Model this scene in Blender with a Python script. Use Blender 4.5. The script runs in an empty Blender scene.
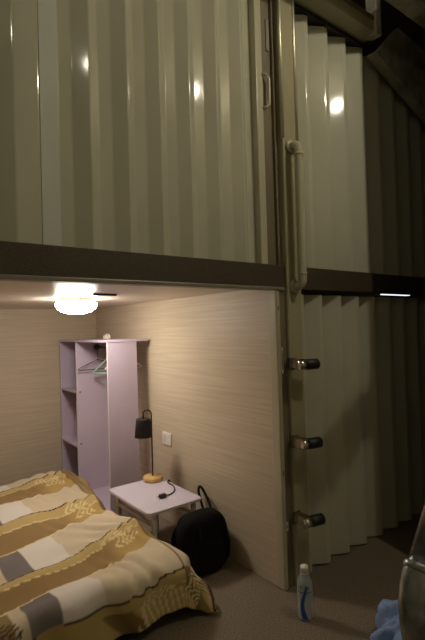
import bpy, bmesh, math, random
from math import sin, cos, pi, radians, sqrt, exp, atan2
from mathutils import Vector, Matrix, noise

random.seed(4)
SC = bpy.context.scene
COL = SC.collection
D = 1.746            # y of the front plane of the bunks
Z = Vector((0, 0, 1))

# ------------------------------------------------------------------ materials
def mat(name, base, rough=.5, metal=0., var=0., vscale=(8, 8, 8), bump=0., bscale=60., spec=.5, detail=4.,
        base2=None, trans=0., emit=None, estr=0., coat=0.):
    m = bpy.data.materials.new(name); m.use_nodes = True
    nt = m.node_tree; n = nt.nodes; l = nt.links
    b = n['Principled BSDF']
    b.inputs['Base Color'].default_value = (*base, 1)
    b.inputs['Roughness'].default_value = rough
    b.inputs['Metallic'].default_value = metal
    b.inputs['Specular IOR Level'].default_value = spec
    b.inputs['Transmission Weight'].default_value = trans
    b.inputs['Coat Weight'].default_value = coat
    b.inputs['Coat Roughness'].default_value = .12
    tc = n.new('ShaderNodeTexCoord'); mp = n.new('ShaderNodeMapping')
    l.new(tc.outputs['Object'], mp.inputs['Vector'])
    mp.inputs['Scale'].default_value = vscale
    nz = n.new('ShaderNodeTexNoise'); nz.inputs['Scale'].default_value = 1.; nz.inputs['Detail'].default_value = detail
    l.new(mp.outputs['Vector'], nz.inputs['Vector'])
    cr = n.new('ShaderNodeValToRGB')
    lo = tuple(c * (1 - var) for c in base); hi = base2 or tuple(min(1, c * (1 + var)) for c in base)
    cr.color_ramp.elements[0].position = .36; cr.color_ramp.elements[1].position = .66
    cr.color_ramp.elements[0].color = (*lo, 1); cr.color_ramp.elements[1].color = (*hi, 1)
    l.new(nz.outputs['Fac'], cr.inputs['Fac'])
    l.new(cr.outputs['Color'], b.inputs['Base Color'])
    if bump:
        nb = n.new('ShaderNodeTexNoise'); nb.inputs['Scale'].default_value = bscale; nb.inputs['Detail'].default_value = 3
        l.new(tc.outputs['Object'], nb.inputs['Vector'])
        bp = n.new('ShaderNodeBump'); bp.inputs['Strength'].default_value = bump; bp.inputs['Distance'].default_value = .004
        l.new(nb.outputs['Fac'], bp.inputs['Height']); l.new(bp.outputs['Normal'], b.inputs['Normal'])
    if emit:
        b.inputs['Emission Color'].default_value = (*emit, 1); b.inputs['Emission Strength'].default_value = estr
    return m

M = {}
M['pvc'] = mat('cream_pvc', (.57, .555, .445), .085, var=.03, vscale=(3, 3, 1), spec=.38)
M['pvc_edge'] = mat('cream_pvc_profile', (.56, .53, .40), .3, var=.03)
M['wood_right'] = mat('oak_laminate_right', (.57, .475, .345), .5, var=.055, vscale=(1, 2.0, 80), base2=(.625, .53, .395), detail=6)
M['wood_back'] = mat('oak_laminate_back', (.57, .475, .345), .5, var=.055, vscale=(2.0, 1, 80), base2=(.625, .53, .395), detail=6)
M['ceiling'] = mat('ceiling_laminate', (.72, .62, .54), .38, var=.03, vscale=(2, 9, 2))
M['carpet'] = mat('brown_carpet', (.20, .158, .115), .95, var=.30, vscale=(150, 150, 150), bump=.4, bscale=260, spec=.1, base2=(.285, .23, .17))
M['beam'] = mat('dark_brown_steel', (.075, .056, .038), .5, var=.25, vscale=(170, 170, 170), bump=.2, bscale=260, base2=(.10, .077, .053))
M['lip'] = mat('grey_aluminium_lip', (.30, .27, .22), .4, metal=.3, var=.05)
M['olive'] = mat('olive_painted_steel', (.43, .39, .25), .36, var=.06, vscale=(3, 3, 2))
M['recess'] = mat('brown_frame_board', (.21, .17, .105), .55, var=.08, vscale=(12, 12, 2))
M['lilac'] = mat('lilac_board', (.58, .49, .62), .45, var=.025, vscale=(5, 5, 5))
M['lilac_edge'] = mat('lilac_edge_band', (.72, .66, .69), .4, var=.02)
M['tabletop'] = mat('pale_lilac_laminate', (.64, .58, .69), .38, var=.02)
M['white_metal'] = mat('white_painted_metal', (.72, .68, .66), .35, var=.02)
M['black'] = mat('black_metal', (.012, .011, .011), .45, var=.1)
M['shade'] = mat('black_shade_fabric', (.018, .016, .016), .8, var=.2, vscale=(90, 90, 90), bump=.2, bscale=250)
M['pine'] = mat('pale_pine', (.72, .47, .17), .45, var=.12, vscale=(4, 60, 4))
M['white_plastic'] = mat('white_plastic', (.8, .76, .68), .3, var=.02)
M['chrome_dark'] = mat('dark_chrome', (.30, .28, .25), .22, metal=1, var=.04)
M['rubber'] = mat('black_rubber', (.018, .017, .016), .42, var=.2, vscale=(40, 40, 40), bump=.3, bscale=220)
M['chrome'] = mat('chrome', (.72, .69, .62), .16, metal=1, var=.04)
M['bag'] = mat('black_nylon', (.005, .0045, .005), .9, var=.3, vscale=(50, 50, 50), bump=.3, bscale=140, spec=.2)
M['galv'] = mat('galvanised_steel', (.44, .46, .48), .26, metal=.75, var=.35, vscale=(28, 28, 28), bump=.12, bscale=45)
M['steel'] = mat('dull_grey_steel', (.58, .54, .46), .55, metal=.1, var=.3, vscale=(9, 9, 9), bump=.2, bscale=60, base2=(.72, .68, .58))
M['cloth'] = mat('blue_cotton', (.26, .38, .66), .9, var=.12, vscale=(30, 30, 30), bump=.3, bscale=160)
M['bottle'] = mat('frosted_plastic', (.74, .80, .84), .28, var=.04, trans=.65)
M['blue'] = mat('blue_print', (.02, .13, .52), .35, var=.05)
M['print'] = mat('grey_print', (.16, .18, .22), .5, var=.05)
M['teal'] = mat('teal_plastic', (.40, .66, .58), .35, var=.05)
M['wire'] = mat('dark_wire', (.10, .085, .08), .4, metal=.4, var=.05)
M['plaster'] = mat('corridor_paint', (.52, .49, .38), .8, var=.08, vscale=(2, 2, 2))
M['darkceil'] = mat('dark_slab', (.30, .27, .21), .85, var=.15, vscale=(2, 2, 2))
M['bulb_pod'] = mat('lit_glass', (.9, .88, .84), .3, emit=(1, .90, .77), estr=54.)
M['bulb_hall'] = mat('lit_globe', (.9, .88, .8), .3, emit=(1, .925, .71), estr=760.)
M['bulb_dim'] = mat('lit_globe_dim', (.9, .88, .8), .3, emit=(1, .925, .71), estr=100.)
M['jamb'] = mat('jamb_paint', (.52, .48, .35), .35, var=.03)
M['gloss'] = mat('edge_highlight_cream', (.85, .82, .68), .36, metal=.75, var=.02)
M['cool'] = mat('pale_grey_pvc', (.64, .655, .61), .10, var=.02)
M['bulb_strip'] = mat('lit_strip', (.9, .9, .9), .3, emit=(.85, .93, 1), estr=1.3)

# ------------------------------------------------------------------ mesh builder
class MB:
    def __init__(s): s.bm = bmesh.new()
    def _add(s, tmp, smooth):
        for f in tmp.faces: f.smooth = smooth
        me = bpy.data.meshes.new('t'); tmp.to_mesh(me); tmp.free(); s.bm.from_mesh(me); bpy.data.meshes.remove(me)
        return s
    def box(s, a, b, bev=0., rot=None, piv=None, seg=2):
        t = bmesh.new(); bmesh.ops.create_cube(t, size=1)
        a = Vector(a); b = Vector(b); c = (a + b) / 2; d = b - a
        for v in t.verts: v.co = Vector((v.co.x * d.x, v.co.y * d.y, v.co.z * d.z)) + c
        if bev: bmesh.ops.bevel(t, geom=t.edges[:], offset=bev, segments=seg, profile=.5, affect='EDGES')
        if rot: bmesh.ops.rotate(t, verts=t.verts, cent=Vector(piv or c), matrix=rot)
        return s._add(t, False)
    def prism(s, poly, axis, lo, hi, bev=0.):
        t = bmesh.new()
        def P(p, h):
            q = list(p); q.insert(axis, h); return q
        vs = [t.verts.new(P(p, lo)) for p in poly]; f = t.faces.new(vs)
        r = bmesh.ops.extrude_face_region(t, geom=[f])
        ex = [v for v in r['geom'] if isinstance(v, bmesh.types.BMVert)]
        dv = [0, 0, 0]; dv[axis] = hi - lo
        bmesh.ops.translate(t, verts=ex, vec=dv); bmesh.ops.recalc_face_normals(t, faces=t.faces)
        if bev: bmesh.ops.bevel(t, geom=t.edges[:], offset=bev, segments=2, profile=.5, affect='EDGES')
        return s._add(t, False)
    def tube(s, pts, r, seg=14, caps=True):
        t = bmesh.new(); pts = [Vector(p) for p in pts]; n = len(pts)
        rs = r if isinstance(r, (list, tuple)) else [r] * n
        up = None; rings = []
        for i, p in enumerate(pts):
            d = (pts[min(i + 1, n - 1)] - pts[max(i - 1, 0)]).normalized()
            if up is None:
                up = d.orthogonal().normalized()
            else:
                up = (up - d * up.dot(d)).normalized()
            w = d.cross(up)
            rings.append([t.verts.new(p + (up * cos(2 * pi * k / seg) + w * sin(2 * pi * k / seg)) * rs[i]) for k in range(seg)])
        for i in range(n - 1):
            for k in range(seg):
                t.faces.new((rings[i][k], rings[i][(k + 1) % seg], rings[i + 1][(k + 1) % seg], rings[i + 1][k]))
        if caps: t.faces.new(rings[0][::-1]); t.faces.new(rings[-1])
        bmesh.ops.recalc_face_normals(t, faces=t.faces)
        s._add(t, True)
        return s
    def lathe(s, c, prof, seg=32):
        t = bmesh.new(); c = Vector(c); rings = []
        for (r, z) in prof:
            rings.append([t.verts.new(c + Vector((r * cos(2 * pi * k / seg), r * sin(2 * pi * k / seg), z))) for k in range(seg)] if r > 1e-5 else [t.verts.new(c + Vector((0, 0, z)))])
        for a, b in zip(rings, rings[1:]):
            for k in range(seg):
                k2 = (k + 1) % seg
                if len(a) == 1 and len(b) == 1: continue
                if len(a) == 1: t.faces.new((a[0], b[k], b[k2]))
                elif len(b) == 1: t.faces.new((a[k], b[0], a[k2]))
                else: t.faces.new((a[k], b[k], b[k2], a[k2]))
        bmesh.ops.recalc_face_normals(t, faces=t.faces)
        return s._add(t, True)
    def sheet(s, path, z0, z1, th=.005, rad=.006, y0=0.):
        """a folded sheet: plan polyline (x, y) with rounded ridges, extruded upwards, with thickness"""
        pl = []
        P = [Vector((x, y + y0)) for x, y in path]
        for i, p in enumerate(P):
            if i in (0, len(P) - 1): pl.append(p); continue
            a = (P[i - 1] - p); b = (P[i + 1] - p); r = min(rad, a.length * .4, b.length * .4)
            a = p + a.normalized() * r; b = p + b.normalized() * r
            for k in range(5):
                u = k / 4; pl.append(a * (1 - u) ** 2 + p * 2 * u * (1 - u) + b * u * u)
        t = bmesh.new(); n = len(pl); F = []; B = []
        for i, p in enumerate(pl):
            d = (pl[min(i + 1, n - 1)] - pl[max(i - 1, 0)]).normalized(); nn = Vector((-d.y, d.x)) * th
            F.append([t.verts.new((p.x, p.y, z)) for z in (z0, z1)]); q = p + nn
            B.append([t.verts.new((q.x, q.y, z)) for z in (z0, z1)])
        for i in range(n - 1):
            t.faces.new((F[i][0], F[i + 1][0], F[i + 1][1], F[i][1])); t.faces.new((B[i][0], B[i][1], B[i + 1][1], B[i + 1][0]))
            t.faces.new((F[i][1], F[i + 1][1], B[i + 1][1], B[i][1])); t.faces.new((F[i][0], B[i][0], B[i + 1][0], F[i + 1][0]))
        t.faces.new((F[0][0], F[0][1], B[0][1], B[0][0])); t.faces.new((F[-1][0], B[-1][0], B[-1][1], F[-1][1]))
        bmesh.ops.recalc_face_normals(t, faces=t.faces)
        return s._add(t, False)
    def build(s, name, m, parent=None, origin=None):
        me = bpy.data.meshes.new(name)
        org = Vector(origin) if origin else Vector((0, 0, 0))
        if parent is not None:
            org = Vector(parent['o_'])
        bmesh.ops.translate(s.bm, verts=s.bm.verts, vec=-org)
        s.bm.to_mesh(me); s.bm.free(); me.materials.append(m)
        o = bpy.data.objects.new(name, me); COL.objects.link(o)
        o['o_'] = org[:]
        if parent is not None: o.parent = parent
        else: o.location = org
        return o

def tag(o, label=None, cat=None, group=None, kind=None):
    if label: o['label'] = label
    if cat: o['category'] = cat
    if group: o['group'] = group
    if kind: o['kind'] = kind
    return o

def thing(name, loc, label, cat, group=None, kind=None):
    o = bpy.data.objects.new(name, None); COL.objects.link(o)
    o.location = loc; o['o_'] = Vector(loc)[:]; o.empty_display_size = .05
    return tag(o, label, cat, group, kind)

def copy_tree(o, loc):
    c = o.copy(); COL.objects.link(c); c.location = loc
    for ch in list(o.children):
        k = ch.copy(); COL.objects.link(k); k.parent = c
        for g in list(ch.children):
            q = g.copy(); COL.objects.link(q); q.parent = k
    return c

def struct(mb, name, m, label, cat, origin=None):
    return tag(mb.build(name, m, origin=origin), label, cat, kind='structure')

def arc(c, u, v, r, a0, a1, n=10):
    c = Vector(c); u = Vector(u); v = Vector(v)
    return [c + u * r * cos(a0 + (a1 - a0) * k / n) + v * r * sin(a0 + (a1 - a0) * k / n) for k in range(n + 1)]

# ------------------------------------------------------------------ setting: shell
XW, YB, ZC = 1.760, 4.15, 1.621
struct(MB().box((-1.6, -1.3, -.06), (4.6, 4.4, 0)), 'floor', M['carpet'], 'speckled brown carpet running from the corridor into the open lower bunk', 'floor')
struct(MB().box((XW, D + .045, 0), (1.80, YB, ZC)), 'wall_right', M['wood_right'], 'light oak laminate side wall of the open lower bunk, with the socket on it', 'wall')
struct(MB().box((-.40, YB, 0), (1.80, YB + .04, ZC)), 'wall_back', M['wood_back'], 'light oak laminate back wall of the open lower bunk behind the wardrobe', 'wall')
struct(MB().box((-.44, D + .10, 0), (-.40, YB + .04, ZC)), 'wall_left', M['wood_right'], 'light oak laminate side wall of the open lower bunk at the bed', 'wall')
struct(MB().box((-.44, D + .03, ZC), (1.80, YB + .04, ZC + .04)), 'ceiling', M['ceiling'], 'glossy pale ceiling of the open lower bunk around the lit lamp', 'ceiling')
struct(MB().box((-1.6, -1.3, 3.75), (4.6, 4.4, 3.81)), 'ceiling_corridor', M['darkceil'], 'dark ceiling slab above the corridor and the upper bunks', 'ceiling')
struct(MB().box((-1.6, -1.36, 0), (4.6, -1.3, 3.75)), 'wall_corridor', M['plaster'], 'dull painted wall on the far side of the corridor', 'wall')
struct(MB().box((-1.66, -1.3, 0), (-1.6, 4.4, 3.75)), 'wall_near', M['plaster'], 'dull painted wall at the near end of the corridor', 'wall')
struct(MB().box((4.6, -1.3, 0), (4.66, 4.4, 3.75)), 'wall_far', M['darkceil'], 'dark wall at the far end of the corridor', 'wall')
struct(MB().box((2.50, -1.3, 0), (2.56, 1.19, 3.75)), 'wall_shade', M['plaster'], 'added partition out of view, shading the right end of the doors', 'wall')  # unseen partition added to block the lamp from the doors' right end
struct(MB().box((-1.6, 3.0, ZC + .06), (4.6, 3.06, 3.75)), 'wall_upper', M['plaster'], 'back wall of the upper bunks', 'wall')

# beams between the two levels
b1 = MB().box((-.8, D - .012, 1.603), (1.826, D + .09, 1.735), .004)
bo = struct(b1, 'trim_1', M['beam'], 'dark speckled brown steel beam over the open lower bunk', 'beam')
lp = MB().box((-.8, D - .018, 1.597), (1.822, D + .03, 1.615), .003).build('beam_lip', M['lip'], bo); lp['label'] = 'grey metal lip along the beam'
b2 = MB().box((1.948, D - .012, 1.607), (4.3, D + .05, 1.735), .004)
struct(b2, 'trim_2', M['beam'], 'dark brown steel beam right of the olive post, above the lower closed folding door', 'beam')
# header above the upper right door
hd = MB().box((1.2, 1.635, 3.268), (2.665, D + .14, 3.36), .004)
ho = struct(hd, 'trim_3', M['olive'], 'olive steel header beam over the upper right folding door', 'beam')
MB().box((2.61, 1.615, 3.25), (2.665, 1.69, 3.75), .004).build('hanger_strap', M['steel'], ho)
MB().box((1.2, 1.628, 3.338), (2.61, 1.65, 3.365), .003).build('beam_lip', M['lip'], ho)
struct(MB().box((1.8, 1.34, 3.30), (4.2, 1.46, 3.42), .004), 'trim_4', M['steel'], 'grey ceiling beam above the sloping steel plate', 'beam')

# post
po = struct(MB().box((1.834, D - .022, 0), (1.948, D + .14, 3.75), .010, seg=3), 'trim_5', M['olive'], 'tall olive steel post carrying the grab rail and the foot pegs', 'post')
for x in (1.835, 1.947):  # pale tubes on the upper post, standing in for its bright edge highlights
    MB().tube([(x, D - .021, 2.44), (x, D - .021, 3.75)], .0105, 12).build('edge_highlight', M['gloss'], po)['label'] = 'pale strip imitating the highlight on the post edge'
# jamb of the open lower bunk
jo = struct(MB().box((1.789, D - .002, 0), (1.834, D + .10, 1.605), .004), 'trim_6', M['recess'], 'brown frame board between the oak wall end and the olive post', 'door frame')
js = MB().box((1.754, D - .010, 0), (1.784, D + .05, 1.602), .006).build('jamb_profile', M['jamb'], jo); js['label'] = 'cream jamb profile'
for z0, z1 in ((1.15, 1.29), (.31, .36)):
    sp = MB().box((1.776, D - .017, z0), (1.789, D - .011, z1), .003).build('strike_plate', M['lilac_edge'], jo)
    MB().box((1.779, D - .0185, z0 + .02), (1.783, D - .0165, z1 - .02)).build('latch_slot', M['black'], sp)
for z in (.62, 1.5):
    MB().box((1.764, D - .0145, z - .012), (1.772, D - .011, z + .012), .001).build('screw_cover', M['recess'], jo)
# frame board beside the upper left door
fo = struct(MB().box((1.70, D + .03, 1.735), (1.834, D + .10, 3.75), .004), 'trim_7', M['recess'], 'brown frame board between the upper left folding door and the olive post', 'door frame')
MB().box((1.775, D + .022, 2.92), (1.80, D + .032, 3.10), .004).build('strike_plate', M['lip'], fo)
MB().box((1.808, D + .012, 1.735), (1.824, D + .032, 3.75), .003).build('frame_rib', M['recess'], fo)

# ------------------------------------------------------------------ folding doors
# upper left
pth = [(-.75, .0), (-.70, .0), (-.62, -.032), (-.55, -.032), (-.49, .012), (-.43, .012), (-.35, -.032)]
pth += [(-.29, -.032), (-.24, .01), (-.18, .01), (-.10, -.032), (-.04, -.032), (.01, .01), (.07, .01), (.15, -.03), (.24, -.03), (.29, .0), (.36, .0), (.45, -.032),
        (.542, -.022), (.636, .028), (.689, .026), (.758, -.006)]
x = .758
for w in (1., .98, .98, .99, .99):
    pth += [(x + .045 * w, .022), (x + .105 * w, .018), (x + .170 * w, -.010)]; x += .170 * w
pth += [(x + .040, .018), (1.69, .016)]
d1 = thing('door_1', (.5, D + .05, 1.735), 'cream accordion folding door closing the upper bunk above the lit open bunk', 'folding door', kind='structure')
MB().sheet(pth, 1.735, 3.45, y0=D + .045).build('folding_curtain', M['pvc'], d1)
MB().box((1.688, D + .020, 1.735), (1.738, D + .075, 3.45), .006, seg=3).build('lead_profile', M['pvc_edge'], d1)
MB().tube([(1.728, D + .03, 2.59), (1.745, D + .008, 2.592), (1.766, D + .004, 2.612), (1.768, D + .004, 2.75), (1.748, D + .008, 2.772), (1.728, D + .03, 2.775)], .0085, 10).build('pull_handle', M['pvc_edge'], d1)

def right_path(x0, x1, tight=1.):
    p = [(x0, .0)]; x = x0; dw = .078
    while x < x1:
        p += [(x + .135 * tight, -dw), (x + .163 * tight, -dw - .004), (x + .183 * tight, .0)]; x += .183 * tight
    return p
MB().sheet([(.546, -.020), (.632, .024)], 1.74, 3.449, th=.003, y0=D + .041).build('flat_panel', M['cool'], d1)['label'] = 'paler grey flat panel'
d2 = thing('door_2', (2.9, D + .06, 1.735), 'cream accordion folding door right of the post, upper level, with the round glare spot', 'folding door', kind='structure')
MB().sheet(right_path(1.955, 4.1), 1.735, 3.242, y0=D + .095, rad=.007).build('folding_curtain', M['pvc'], d2)
MB().box((1.95, D + .0, 3.245), (4.1, D + .135, 3.266)).build('top_track', M['black'], d2)
d3 = thing('door_3', (2.9, D + .06, 0), 'cream accordion folding door right of the post, standing on the carpet below the beam', 'folding door', kind='structure')
MB().sheet(right_path(2.005, 4.1, .99), .012, 1.583, y0=D + .095, rad=.007).build('folding_curtain', M['pvc'], d3)
MB().box((1.952, D + .01, .012), (2.0, D + .06, 1.583), .005).build('lead_profile', M['pvc_edge'], d3)
# the open lower bunk's own door, pushed together at the far left
d4 = thing('door_4', (.2, D + .06, 0), 'folded back accordion door of the open bunk at the left edge beside the bed', 'folding door', kind='structure')
q = [(-.36, 0)]; x = -.36
while x < .30: q += [(x + .022, -.07), (x + .044, 0)]; x += .044
MB().sheet(q, .012, 1.59, y0=D + .08, rad=.005).build('folding_curtain', M['pvc'], d4)
MB().box((.32, D - .01, .012), (.358, D + .07, 1.59), .006).build('lead_profile', M['pvc_edge'], d4)
MB().tube([(.348, D - .009, .52), (.348, D - .03, .53), (.348, D - .03, .60), (.348, D - .009, .61)], .007, 10).build('pull_handle', M['chrome'], d4)

# sloping steel plate upper right
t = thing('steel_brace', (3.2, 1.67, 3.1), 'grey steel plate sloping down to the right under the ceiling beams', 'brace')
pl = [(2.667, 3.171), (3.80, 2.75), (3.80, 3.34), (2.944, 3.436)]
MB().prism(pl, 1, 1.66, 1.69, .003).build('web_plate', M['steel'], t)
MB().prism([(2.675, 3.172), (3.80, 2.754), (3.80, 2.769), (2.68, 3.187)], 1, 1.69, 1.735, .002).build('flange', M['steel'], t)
MB().tube([(3.25, 1.66, 3.27), (3.25, 1.645, 3.27)], .02, 6).build('bolt', M['galv'], t)

# ------------------------------------------------------------------ lights that the place has
t = thing('ceiling_light', (1.10, 2.90, ZC), 'lit round glass ceiling lamp on the ceiling of the open bunk', 'ceiling lamp')
MB().lathe((1.10, 2.90, ZC), [(0, 0), (.115, 0), (.125, -.006), (.125, -.020), (.118, -.026), (0, -.026)]).build('mounting_plate', M['white_plastic'], t)
MB().lathe((1.10, 2.90, ZC), [(.112, -.026), (.131, -.030), (.131, -.042), (.121, -.064), (.095, -.084), (.055, -.096), (0, -.100)]).build('glass_bowl', M['bulb_pod'], t)
for a in (.4, 2.5, 4.6):
    c = Vector((1.10 + (.130) * cos(a), 2.90 + .130 * sin(a), ZC))
    MB().box(c + Vector((-.006, -.006, -.046)), c + Vector((.006, .006, -.018)), .002).build('clip', M['chrome'], t)
tag(MB().box((1.045, 2.475, ZC - .010), (1.185, 2.500, ZC), .002).build('ceiling_slot', M['black'], origin=(1.115, 2.487, ZC)), 'small dark strip on the bunk ceiling in front of the lit lamp', 'vent')
HL = Vector((2.21, .08, 3.60))
def globe_lamp(c, label, bulb):
    t = thing('corridor_lamp', (c[0], c[1], 3.75), label, 'ceiling lamp', 'globe lamps in the corridor')
    MB().lathe(c, [(0, -.034)] + [((.034) * sin(a * pi / 12), -.034 * cos(a * pi / 12)) for a in range(1, 12)] + [(0, .034)]).build('globe', bulb, t)
    MB().lathe((c[0], c[1], 3.75), [(0, 0), (.05, 0), (.05, -.02), (.03, -.117), (0, -.117)]).build('holder', M['white_plastic'], t)
    return t
gl = globe_lamp(HL, 'lit globe lamp under the corridor ceiling in front of the right doors', M['bulb_hall'])
globe_lamp((-.10, .10, 3.60), 'dimmer globe lamp under the corridor ceiling in front of the left door', M['bulb_dim'])
tag(MB().box((3.21, 2.0, 1.626), (3.58, 2.04, 1.634), .003).build('strip_light', M['bulb_strip'], origin=(3.35, 2.02, 1.634)), 'bright sliver of a light inside the closed bunk, under the right beam', 'light')
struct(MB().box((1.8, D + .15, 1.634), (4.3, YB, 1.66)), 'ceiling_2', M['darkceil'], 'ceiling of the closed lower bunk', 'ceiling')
# bar added out of view to cast the diagonal shadow on the lower right door
t = thing('shadow_bar', (2.72, 1.05, 2.2), 'added round steel bar out of view, shading the lower right door', 'shadow_bar')
A = HL.lerp(Vector((2.645, D, .905)), .55); B = HL.lerp(Vector((1.905, D, .496)), .55); dr = (A - B).normalized()
MB().tube([A + dr * .10, B + dr * .02], .046, 14).build('rail_tube', M['galv'], t)

# ------------------------------------------------------------------ grab rail and foot pegs on the post
t = thing('grab_rail', (1.90, D - .03, 2.0), 'cream tubular grab rail with two round flanges on the olive post', 'grab rail')
yf = D - .022; yo = yf - .062; xg = 1.888
pts = [(xg, yf - .01, 2.395)] + [Vector(p) for p in arc((xg, yo + .035, 2.36), (0, 0, 1), (0, -1, 0), .035, 0, pi / 2, 6)]
pts += [(xg, yo, 2.30), (xg, yo, 1.72)] + [Vector(p) for p in arc((xg, yo + .035, 1.655), (0, -1, 0), (0, 0, -1), .035, 0, pi / 2, 6)] + [(xg, yf - .01, 1.620)]
MB().tube(pts, .0235, 16).build('rail_tube', M['pvc_edge'], t)
for z in (2.395, 1.620):
    fl = MB().tube([(xg, yf, z), (xg, yf - .012, z), (xg, yf - .018, z)], [.038, .038, .030], 20).build('flange', M['pvc_edge'], t)
    MB().tube([(xg - .02, yf - .017, z), (xg - .02, yf - .025, z)], [.008, .005], 8).build('screw', M['chrome'], fl)
for z in (2.335, 1.685):
    MB().tube([(xg, yo, z - .006), (xg, yo, z + .006)], .0255, 16).build('collar', M['pvc_edge'], t)

def peg(z, label):
    t = thing('foot_peg', (1.832, yf, z), label, 'foot peg', 'foot pegs on the olive post')
    c = Vector((1.832, yf, z)); ax = Vector((cos(.2), -sin(.2), 0))
    MB().box(c + Vector((-.018, -.005, -.034)), c + Vector((.040, 0, .030)), .002).build('wall_plate', M['chrome_dark'], t)
    MB().box(c + Vector((-.018, -.088, -.024)), c + Vector((-.010, -.004, .026)), .002).build('side_cheek', M['chrome_dark'], t)
    MB().box(c + Vector((-.018, -.088, .022)), c + Vector((.026, -.004, .028)), .002).build('top_cheek', M['chrome_dark'], t)
    k = c + Vector((-.006, -.078, -.004))
    MB().tube([k - ax * .012, k - ax * .008, k + ax * .034, k + ax * .036], [.022, .028, .028, .023], 20).build('collar', M['chrome'], t)
    MB().tube([k + ax * .034, k + ax * .037, k + ax * .112, k + ax * .118], [.024, .029, .029, .023], 20).build('rubber_grip', M['rubber'], t)
    return t
p0 = peg(1.20, 'topmost black foot peg with chrome bracket on the olive post')
for z, lb in ((.780, 'middle black foot peg with chrome bracket on the olive post'), (.372, 'lowest black foot peg with chrome bracket, above the bottle')):
    c = copy_tree(p0, (1.832, yf, z)); c['label'] = lb

# ------------------------------------------------------------------ wardrobe
WX0, WX1, WY0, WYD, WY1, WZ = 1.40, 1.735, 3.10, 3.72, 4.12, 1.34
t = thing('wardrobe', (1.57, 3.6, 0), 'lilac open wardrobe with side shelves and hanging space in the corner of the bunk', 'wardrobe')
def board(name, a, b, m='lilac', lab=None):
    o = MB().box(a, b, .0015).build(name, M[m], t)
    if lab: o['label'] = lab
    return o
th = .016
board('top_board', (WX0 - .004, WY0 - .004, WZ - .018), (WX1, WY1, WZ))
board('base_board', (WX0, WY0, .055), (WX1, WY1, .075))
board('plinth', (WX0 + .02, WY0 + .01, 0), (WX0 + .036, WY1, .055))
board('plinth', (WX0 + .036, WY0 + .01, 0), (WX1, WY0 + .026, .055))
board('side_panel', (WX0, WY0, .075), (1.635, WY0 + th, WZ - .018))
board('divider', (WX0, WYD, .075), (WX1, WYD + th, WZ - .018))
board('side_panel', (WX0, WY1 - th, .075), (WX1, WY1, WZ - .018))
board('back_panel', (WX1 - .008, WYD + th, .075), (WX1, WY1 - th, WZ - .018))
for z in (.45, .90):
    board('shelf', (WX0, WYD + th, z - .008), (WX1 - .008, WY1 - th, z + .008))
for a, b in (((WX0 - .0015, WY0, .055), (WX0, WY0 + th, WZ)), ((WX0 - .0015, WYD, .055), (WX0, WYD + th, WZ - .018)), ((WX0 - .0015, WY1 - th, .055), (WX0, WY1, WZ - .018))):
    board('edge_band', a, b, 'lilac_edge', 'pale edge band')
for z in (.475, .905):
    MB().tube([(1.425, WYD, z), (1.425, WYD - .004, z)], .008, 10).build('screw', M['recess'], t)
rod = MB().tube([(1.575, WY0 + th, 1.272), (1.575, WYD, 1.272)], .011, 12).build('hanging_rod', M['chrome'], t)
MB().tube([(1.575, WYD, 1.272), (1.575, WYD - .012, 1.272)], .024, 14).build('rod_bracket', M['wire'], rod)

def hanger(c, ang, w, h, r, m, label, hook=.09):
    """hanger hung from the rod at c (rod axis), turned by ang about the vertical"""
    t = thing('clothes_hanger', c, label, 'hanger', 'hangers in the lilac wardrobe')
    u = Vector((cos(ang), sin(ang), 0)); c = Vector(c)
    hk = [c + u * (.014 + r) * cos(a) + Z * (.014 + r) * sin(a) for a in [pi * 1.05 - k * pi * 1.05 / 9 - .05 for k in range(10)]]
    n = c + Z * -hook
    hk += [c + u * .012 + Z * -.02, c + Z * -.04, n]
    MB().tube(hk, r * .8, 8).build('hook', M['wire'], t)
    a = n + u * w / 2 + Z * -h; b = n - u * w / 2 + Z * -h
    MB().tube([n, n + u * .02 + Z * -.006, a + u * -.02 + Z * .014, a, a + u * -.015 + Z * -.006, (a + b) / 2 + Z * -.006, b + u * .015 + Z * -.006, b, b + u * .02 + Z * .014, n - u * .02 + Z * -.006, n + Z * .0005], r, 8).build('frame', M[m], t)
    return t
hanger((1.575, 3.685, 1.283), .03, .36, .075, .0036, 'wire', 'dark wire hanger nearest the wardrobe divider', .115)
hanger((1.575, 3.47, 1.283), -1.15, .34, .115, .0080, 'teal', 'pale teal plastic hanger turned almost end-on', .10)
hanger((1.575, 3.20, 1.283), .06, .32, .07, .0045, 'white_plastic', 'pale hanger whose tip shows behind the right wardrobe panel', .09)
# small thing on top
bm = bmesh.new(); bmesh.ops.create_icosphere(bm, subdivisions=3, radius=1)
for v in bm.verts:
    k = 1 + .35 * noise.noise(v.co * 1.9)
    v.co = Vector((v.co.x * .030 * k, v.co.y * .035 * k, max(-.0, v.co.z * .030 * k + .014)))
for f in bm.faces: f.smooth = True
mb = MB(); mb.bm = bm; bmesh.ops.translate(bm, verts=bm.verts, vec=(1.60, 3.55, WZ))
tag(mb.build('crumpled_bag', M['white_plastic'], origin=(1.60, 3.55, WZ)), 'small crumpled white bag on top of the lilac wardrobe', 'bag')

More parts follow.
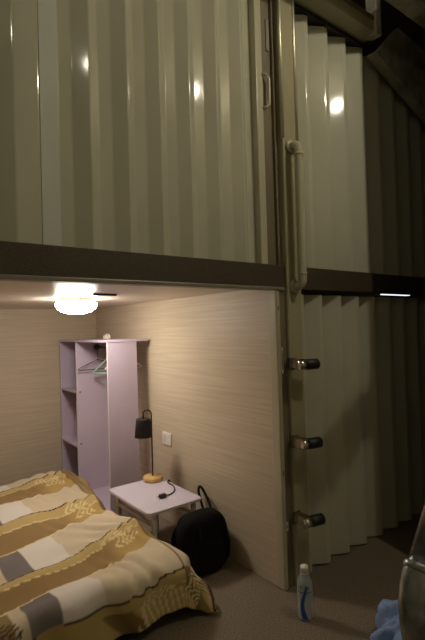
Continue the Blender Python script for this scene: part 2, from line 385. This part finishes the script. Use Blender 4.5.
# ------------------------------------------------------------------ bedside table
TX0, TX1, TY0, TY1, TZ = 1.255, 1.637, 2.292, 2.838, .370
t = thing('side_table', (1.446, 2.565, 0), 'low pale lilac table with rounded corners and white legs between bed and oak wall', 'table')
def rrect(x0, x1, y0, y1, r, n=6):
    out = []
    for cx, cy, a in ((x1 - r, y0 + r, -pi / 2), (x1 - r, y1 - r, 0), (x0 + r, y1 - r, pi / 2), (x0 + r, y0 + r, pi)):
        out += [(cx + r * cos(a + k * pi / 2 / n), cy + r * sin(a + k * pi / 2 / n)) for k in range(n + 1)]
    return out
MB().prism(rrect(TX0, TX1, TY0, TY1, .035), 2, TZ - .018, TZ, .004).build('tabletop', M['tabletop'], t)
for x in (TX0 + .060, TX1 - .045):
    for y in (TY0 + .045, TY1 - .045):
        MB().box((x - .013, y - .013, 0), (x + .013, y + .013, TZ - .018), .003).build('leg', M['white_metal'], t)
for x in (TX0 + .060, TX1 - .045):
    MB().box((x - .010, TY0 + .058, .262), (x + .010, TY1 - .058, .284), .003).build('stretcher', M['white_metal'], t)
MB().box((TX0 + .058, TY1 - .055, .30), (TX1 - .058, TY1 - .035, TZ - .018), .003).build('stretcher', M['white_metal'], t)

# table lamp
LX, LY = 1.568, 2.785
t = thing('table_lamp', (LX, LY, TZ), 'black arched table lamp with a cone shade and round pine base', 'lamp')
o = MB().lathe((LX, LY, TZ), [(0, 0), (.062, 0), (.068, .007), (.068, .024), (.062, .032), (0, .033)]).build('base', M['pine'], t); o['label'] = 'round pale pine base'
dl = Vector((-.78, .55, 0)).normalized()           # the arm bends towards the wardrobe corner
zt = TZ + .455; rr = .028
pole = [Vector((LX, LY, TZ + .031)), Vector((LX, LY, zt))] + arc(Vector((LX, LY, zt)) + dl * rr, -dl, Z, rr, 0, pi, 12)[1:] + [Vector((LX, LY, zt - .02)) + dl * 2 * rr]
MB().tube(pole, .0052, 12).build('pole', M['black'], t)
sc = Vector((LX, LY, 0)) + dl * (2 * rr)
shd = MB().lathe((sc.x, sc.y, TZ + .418), [(0, .008), (.048, .006), (.049, 0), (.062, -.118), (.060, -.118), (.045, -.004), (0, -.002)]).build('lamp_shade', M['shade'], t)
MB().tube([(sc.x, sc.y, TZ + .424), (sc.x, sc.y, TZ + .442)], .009, 12).build('bulb_holder', M['black'], shd)

# cord with plug lying on the table
t = thing('power_cord', (1.53, 2.55, TZ), 'black power cord with plug lying curled on the lilac table', 'power cord')
def smooth(P, n=8):
    P = [Vector(p) for p in P]; out = []
    for i in range(len(P) - 1):
        a = P[max(i - 1, 0)]; b = P[i]; c = P[i + 1]; d = P[min(i + 2, len(P) - 1)]
        for k in range(n):
            u = k / n
            out.append(.5 * ((2 * b) + (c - a) * u + (2 * a - 5 * b + 4 * c - d) * u * u + (3 * b - a - 3 * c + d) * u ** 3))
    return out + [P[-1]]
cz = TZ + .0045
MB().tube(smooth([(1.652, 2.715, .27), (1.652, 2.70, .35), (1.640, 2.69, cz + .004), (1.615, 2.665, cz), (1.605, 2.58, cz), (1.56, 2.50, cz), (1.505, 2.465, cz), (1.465, 2.458, TZ + .011)]), .0042, 8).build('cord', M['black'], t)
pv = Vector((1.446, 2.455, TZ + .0125))
MB().box(pv + Vector((-.022, -.0125, -.012)), pv + Vector((.022, .0125, .012)), .004).build('plug', M['rubber'], t)
plug = [o for o in t.children if o.name.startswith("plug")][0]
for s in (-1, 1):
    MB().tube([pv + Vector((-.021, s * .006, 0)), pv + Vector((-.038, s * .006, 0))], .0022, 8).build('pin', M['chrome'], plug)

# wall socket
t = thing('wall_socket', (XW, 2.893, .605), 'white double wall socket on the oak wall above the table', 'socket')
MB().box((XW - .010, 2.833, .560), (XW, 2.953, .650), .004).build('face_plate', M['white_plastic'], t)
for y in (2.863, 2.923):
    MB().box((XW - .0125, y - .022, .577), (XW - .0095, y + .022, .633), .002).build('outlet', M['white_metal'], t)

# backpack on the floor
BX, BY = 1.555, 2.212
t = thing('backpack', (BX, BY, 0), 'black backpack slumped on the carpet against the oak wall beside the table', 'backpack')
def blob(c, d, zbase, n=5, top=.72, nz=.05, seed=0.):
    bm = bmesh.new(); bmesh.ops.create_cube(bm, size=2)
    bmesh.ops.subdivide_edges(bm, edges=bm.edges[:], cuts=9, use_grid_fill=True)
    for v in bm.verts:
        p = v.co; L = (abs(p.x) ** n + abs(p.y) ** n + abs(p.z) ** n) ** (1 / n); p = p / L
        k = (p.z + 1) / 2; s = 1 - (1 - top) * k * k
        q = Vector((p.x * d[0] * s, p.y * d[1] * s, p.z + 1))
        q += Vector((noise.noise(p * 2 + Vector((seed, 0, 0))), noise.noise(p * 2 + Vector((seed, 5, 0))), 0)) * nz * min(1, k * 4)
        v.co = q + Vector((c[0], c[1], zbase))
    for f in bm.faces: f.smooth = True
    m = MB(); m.bm.free(); m.bm = bm; return m
mb = blob((BX, BY), (.186, .092), .0, 4, .78, .012)
for v in mb.bm.verts: v.co.z *= .166
mb.build('body', M['bag'], t)
mb = blob((BX - .01, BY - .088), (.120, .026), .02, 4, .8, .008, 3.)
for v in mb.bm.verts: v.co.z = .02 + (v.co.z - .02) * .085
mb.build('front_pocket', M['bag'], t)
MB().tube(smooth([(1.66, 2.24, .295), (1.69, 2.32, .34), (1.712, 2.42, .385), (1.722, 2.46, .34), (1.70, 2.36, .22), (1.68, 2.26, .18)]), .0085, 8).build('carry_handle', M['bag'], t)
MB().tube(smooth([(1.52, 2.20, .30), (1.49, 2.12, .24), (1.47, 2.10, .10), (1.49, 2.11, .03)]), .012, 8).build('strap', M['bag'], t)

# ------------------------------------------------------------------ bed with the patterned duvet
def pattern(s, t):
    """printed colour of the cloth at cloth coordinates (metres)"""
    tp = t - .27 * max(.15, min(1, (t - 1.75) / .5)) * (s - .60)
    if tp < 2.225: tp = 2.225 - (2.225 - tp) * 1.55
    tp += .012 * sin(s * 9) + .02 * noise.noise(Vector((s * 3, t * 3, 0)))
    k = math.floor((2.225 - tp) / .605 + 10)        # repeat number
    f = (2.225 - tp) % .605
    cream = (.62, .52, .37); white = (.74, .68, .62); grey = (.20, .17, .165); yel = (.53, .39, .16); brown = (.31, .20, .085); dark = (.05, .022, .02); straw = (.74, .61, .34); olive = (.27, .19, .075)
    if f < .011: c = dark
    elif f < .085: c = yel
    elif f < .093: c = straw
    elif f < .27: c = brown
    elif f < .285: c = straw
    else: c = cream
    # blocks in the cream band
    if .285 <= f:
        if s < .81 + .05 * (f - .45): c = white
        if .50 < s < .625: c = grey
        if s < .50: c = cream
        if s < .45: c = olive
        if s < .15: c = white
        if s < .05: c = grey
    # feathery leaves at the right end of the yellow band
    def leaf(cs, cf, ls, lf, ang, col, ph):
        x = (s - cs); y = (f - cf)
        u = x * cos(ang) + y * sin(ang); v = -x * sin(ang) + y * cos(ang) - 1.4 * x * x
        if (u / ls) ** 2 + (v / lf) ** 2 < 1:
            w = sin(190 * (u - .75 * abs(v)) + ph + 2.5 * noise.noise(Vector((s * 14, t * 14, k))))
            return w > .1
        return False
    if .95 < s < 1.22 and f < .30:
        mixf = min(1, (s - .95) / .10)
        if f >= .093: c = tuple(a * (1 - mixf) + b * mixf for a, b in zip(brown, (.47, .32, .11)))
        if f > .011 and (leaf(1.07, .075, .10, .042, .30, 0, 0) or leaf(1.10, .165, .085, .04, .1, 0, 1.5)): c = straw
    if s < .48 and f > .318 and leaf(.30, .45, .19, .11, .3, 0, 0): c = (.09, .055, .03)
    if s > 1.225:                                     # border strip
        c = olive if f < .32 else (.34, .23, .10)
        if s > 1.29 and t > 2.5: c = (.40, .26, .12)
        if t < 2.4:
            c = cream if f > .32 else olive
            if 1.24 < s < 1.45 and leaf(1.36, .12, .14, .10, .9, 0, 0): c = straw
    if abs(s - 1.222) < .004: c = (.20, .10, .06)
    if t < 1.79:                                      # hem side
        c = yel if (int((s + t) * 7) % 3) else olive
        if s > .95 and leaf(1.15, .1, .22, .25, .5, 0, 0): c = straw
    return c

HB = .285
YF, YE = 1.955, 3.62
XL, XR = -.22, 1.165
def cloth(s, t):
    xr = XR + .075 * max(0, min(1, (t - 2.5) / .9)) + .055 * max(0, min(1, (2.28 - t) / .2)) + .02 * sin(t * 6)
    a = max(0, s - xr); b = max(0, YF - t); c = max(0, t - YE); e = max(0, XL - s)
    r = .085
    def drop(q, kx):
        L = r * pi / 2
        if q < L: return r * sin(q / r), r * (1 - cos(q / r))
        m = q - L; n = sqrt(1 + kx * kx)
        return r + m * kx / n, r + m / n
    bb = b if b > 0 else c; sg = -1 if b > 0 else 1
    aa = a if a > 0 else e; sx = 1 if a > 0 else -1
    q = sqrt(aa * aa + bb * bb)
    x, y, z = min(max(s, XL), xr), min(max(t, YF), YE), HB
    if q > 1e-6:
        flare = .06
        if a > 0 and t < 2.3: flare = .06 + .85 * min(1, (2.3 - t) / .36) * (aa / q) ** 2
        h, d = drop(q, flare)
        hm = HB - .012 - .006
        if d > hm: h += (d - hm) * .85; d = hm
        x += sx * h * aa / q; y += sg * h * bb / q; z -= d
    # swells and folds
    P = Vector((s, t, 0)); top = max(0, min(1, (z - .02) / .2))
    z += top * (.030 * noise.noise(P * 2.1 + Vector((3, 1, 0))) + .010 * noise.noise(P * 6))
    tp = t - .3 * (s - .6)
    z += top * (.016 * exp(-((tp - 2.20) / .05) ** 2) + .022 * exp(-((tp - 2.80) / .055) ** 2) - .022 * exp(-((tp - 2.05) / .09) ** 2) - .020 * exp(-((tp - 2.62) / .09) ** 2))
    z += .03 * exp(-((s - 1.05) / .25) ** 2 - ((t - 3.58) / .18) ** 2)
    z += top * .009 * sin(60 * (s * .8 + t * .35) + 6 * noise.noise(P * 4)) * max(0, min(1, (s - .75) / .3))
    # hanging folds on the sides
    hang = (1 - top)
    if a > 0: x += .014 * sin(t * 26 + 3 * noise.noise(P * 3)) * min(1, a / .15)
    if b > 0: y += .016 * sin(s * 24 + 3 * noise.noise(P * 3)) * min(1, b / .15)
    return Vector((x, y, max(z, .010 + .004 * (1 + sin(40 * s + 31 * t)))))
t_ = thing('duvet', (.5, 2.7, 0), 'brown, yellow and cream patterned duvet spread over the low bed down to the carpet', 'duvet')
S0, S1, T0, T1, ST = -.56, 1.62, 1.60, 3.95, .0085
ns = int((S1 - S0) / ST); nt_ = int((T1 - T0) / ST)
bm = bmesh.new(); lay = bm.verts.layers.float_color.new('print')
def srgbless(c): return (*c, 1)
G = []
for j in range(nt_ + 1):
    row = []
    for i in range(ns + 1):
        s = S0 + i * ST; tt = T0 + j * ST
        v = bm.verts.new(cloth(s, tt)); v[lay] = srgbless(pattern(s, tt)); row.append(v)
    G.append(row)
def hem(tt): return 1.43 + .02 * sin(tt * 9) + .10 * max(0, min(1, (2.35 - tt) / .3)) - max(0, 1.95 - tt) * .35
for j in range(nt_):
    tt = T0 + (j + .5) * ST
    smax = hem(tt)
    tmin = 1.69
    for i in range(ns):
        s = S0 + (i + .5) * ST
        if s > smax or tt < tmin: continue
        f = bm.faces.new((G[j][i], G[j][i + 1], G[j + 1][i + 1], G[j + 1][i])); f.smooth = True
bmesh.ops.delete(bm, geom=[v for v in bm.verts if not v.link_faces], context='VERTS')
# double it for thickness
mb = MB(); mb.bm.free(); mb.bm = bm
fab = bpy.data.materials.new('printed_cotton'); fab.use_nodes = True
n_ = fab.node_tree.nodes; l_ = fab.node_tree.links; pb = n_['Principled BSDF']
at = n_.new('ShaderNodeAttribute'); at.attribute_name = 'print'
l_.new(at.outputs['Color'], pb.inputs['Base Color']); pb.inputs['Roughness'].default_value = .85; pb.inputs['Specular IOR Level'].default_value = .2
tcn = n_.new('ShaderNodeTexCoord'); nzn = n_.new('ShaderNodeTexNoise'); nzn.inputs['Scale'].default_value = 38; nzn.inputs['Detail'].default_value = 5
l_.new(tcn.outputs['Object'], nzn.inputs['Vector'])
bpn = n_.new('ShaderNodeBump'); bpn.inputs['Strength'].default_value = .35; bpn.inputs['Distance'].default_value = .006
l_.new(nzn.outputs['Fac'], bpn.inputs['Height']); l_.new(bpn.outputs['Normal'], pb.inputs['Normal'])
cv = mb.build('cover', fab, t_)
sd = cv.modifiers.new('thick', 'SOLIDIFY'); sd.thickness = .008; sd.offset = 1
# dark piping on the near right hem
pp = []
for k in range(60):
    tt = 2.42 - .72 * k / 59
    pp.append(cloth(1.245 + (hem(tt) - 1.255) * max(0, min(1, (2.42 - tt) / .5)) ** 1.3, tt) + Z * .012)
o = MB().tube(pp, .0065, 8).build('piping', mat('dark_piping', (.05, .022, .018), .8), t_); o['label'] = 'dark brown piping'

# ------------------------------------------------------------------ bottle on the carpet
bx, by = 1.672, 1.522
t = thing('plastic_bottle', (bx, by, 0), 'clear plastic bottle with white cap and blue wavy stripe on the carpet by the post', 'bottle')
MB().lathe((bx, by, 0), [(0, .004), (.026, .002), (.034, .006), (.037, .016), (.037, .060), (.0355, .075), (.0355, .105), (.037, .120), (.037, .172), (.035, .190), (.027, .208), (.019, .220), (.0165, .228), (.0165, .238), (0, .238)], 36).build('body', M['bottle'], t)
o = MB().lathe((bx, by, 0), [(.0165, .232), (.0195, .233), (.0195, .262), (.0175, .266), (0, .267)], 28).build('cap', M['white_plastic'], t); o['label'] = 'white screw cap'
MB().lathe((bx, by, 0), [(.0175, .226), (.0205, .226), (.0205, .231), (.0175, .231)], 28).build('cap_ring', M['white_plastic'], t)
t.scale = (1, 1, .93)
cdir = Vector((-bx, -by, 0)).normalized(); ldir = Vector((-.795, .606, 0))
ldir = (ldir - cdir * ldir.dot(cdir)).normalized()
def rad_at(z):
    P = [(.034, .006), (.037, .016), (.037, .060), (.0355, .075), (.0355, .105), (.037, .120), (.037, .172), (.035, .190), (.027, .208)]
    for (r0, z0), (r1, z1) in zip(P, P[1:]):
        if z0 <= z <= z1: return r0 + (r1 - r0) * (z - z0) / (z1 - z0)
    return .034
def patch(fn_c, fn_w, z0, z1, name, m, n=24):
    bm = bmesh.new(); rows = []
    for i in range(n + 1):
        z = z0 + (z1 - z0) * i / n; r = rad_at(z) + .0006; row = []
        for j in range(7):
            ph = fn_c(i / n) + fn_w(i / n) * (j / 6 - .5)
            p = (cdir * cos(ph) + ldir * sin(ph)) * r
            row.append(bm.verts.new((bx + p.x, by + p.y, z)))
        rows.append(row)
    for a, b in zip(rows, rows[1:]):
        for j in range(6): bm.faces.new((a[j], a[j + 1], b[j + 1], b[j]))
    bmesh.ops.recalc_face_normals(bm, faces=bm.faces)
    mb = MB(); mb.bm.free(); mb.bm = bm
    o = mb.build(name, m, t); sd = o.modifiers.new('t', 'SOLIDIFY'); sd.thickness = .0006; sd.offset = 1
    return o
patch(lambda u: .12 + .28 * sin(u * 5.0 - .4), lambda u: .75 - .52 * u, .012, .180, 'blue_stripe', M['blue'])['label'] = 'blue wavy stripe'
patch(lambda u: .55, lambda u: .16, .165, .178, 'printed_mark', M['print'], 4)
patch(lambda u: -.42, lambda u: .16, .165, .178, 'printed_mark', M['print'], 4)
patch(lambda u: 0, lambda u: 1.9, .144, .148, 'printed_line', M['print'], 3)

# ------------------------------------------------------------------ galvanised stair rail at the right
P0 = Vector((.806, .468, .892))                       # the elbow
up = Vector((cos(radians(50)), .02, sin(radians(50)))).normalized()
dn = Vector((.10, -.02, -1)).normalized()
t = thing('stair_rail', (.80, .48, 0), 'galvanised steel pipe stair rail with an elbow fitting at the right edge', 'stair rail')
R = .0245
mid = [P0 + dn * .05 * (1 - u) ** 2 + up * .05 * u * u for u in [k / 8 for k in range(9)]]
MB().tube([P0 + dn * .10, P0 + dn * .902], R, 20).build('post', M['galv'], t)
MB().tube([P0 + up * .05, P0 + up * 1.35], R, 20).build('rail_tube', M['galv'], t)
MB().tube([P0 + dn * .12, P0 + dn * .10] + mid[0:] + [P0 + up * .052], [R * 1.10] * 2 + [R * 1.16] * 9 + [R * 1.10], 20).build('elbow', M['galv'], t)
MB().tube([P0 + up * .040, P0 + up * .043, P0 + up * .053, P0 + up * .056], [R * 1.1, R * 1.26, R * 1.26, R * 1.1], 20).build('collar', M['galv'], t)
MB().tube([P0 + dn * .902, P0 + dn * .912], R * 2.2, 24).build('foot_flange', M['galv'], t)

# blue cloth behind the rail
bm = bmesh.new(); bmesh.ops.create_icosphere(bm, subdivisions=5, radius=1)
for v in bm.verts:
    p = v.co.copy(); k = 1 + .20 * noise.noise(p * 1.4 + Vector((2, 0, 0))) - .22 * abs(noise.noise(p * 2.8 + Vector((0, 4, 1)))) * 2 + .06 * sin(9 * p.x + 7 * p.z + 4 * noise.noise(p * 2))
    z = p.z
    sp = 1.25 - .55 * max(0, z)
    v.co = Vector((p.x * .17 * k * sp, p.y * .15 * k * sp, max(0, z) * .26 * k + .002))
for f in bm.faces: f.smooth = True
cx, cy = 1.85, 1.07
bmesh.ops.translate(bm, verts=bm.verts, vec=(cx, cy, 0))
mb = MB(); mb.bm.free(); mb.bm = bm
tag(mb.build('crumpled_cloth', M['cloth'], origin=(cx, cy, 0)), 'crumpled pale blue cloth on the carpet behind the galvanised rail', 'cloth')

# ------------------------------------------------------------------ camera
yaw, pitch, roll, F = radians(37.3254587), radians(1.10650985), radians(1.65993342), 456.88
Fv = Vector((sin(yaw) * cos(pitch), cos(yaw) * cos(pitch), sin(pitch)))
Rv = Vector((cos(yaw), -sin(yaw), 0)); Uv = Rv.cross(Fv)
R2 = Rv * cos(roll) - Uv * sin(roll); U2 = Uv * cos(roll) + Rv * sin(roll)
cd = bpy.data.cameras.new('camera'); co = bpy.data.objects.new('camera', cd); COL.objects.link(co)
mw = Matrix((R2, U2, -Fv)).transposed().to_4x4(); mw.translation = Vector((0, 0, 1.4)); co.matrix_world = mw
cd.sensor_fit = 'AUTO'; cd.sensor_width = 36; cd.lens = F * 36 / 640; cd.clip_start = .02
SC.camera = co

# ------------------------------------------------------------------ world, view
w = bpy.data.worlds.new('world'); SC.world = w; w.use_nodes = True
w.node_tree.nodes['Background'].inputs['Color'].default_value = (.02, .018, .014, 1)
SC.view_settings.view_transform = 'Standard'; SC.view_settings.look = 'None'
SC.view_settings.gamma = 1; SC.view_settings.exposure = 0.; SC.view_settings.use_curve_mapping = False
SC.cycles.use_denoising = True
SC.cycles.max_bounces = 8; SC.cycles.diffuse_bounces = 5
for o in bpy.data.objects:
    if 'o_' in o: del o['o_']
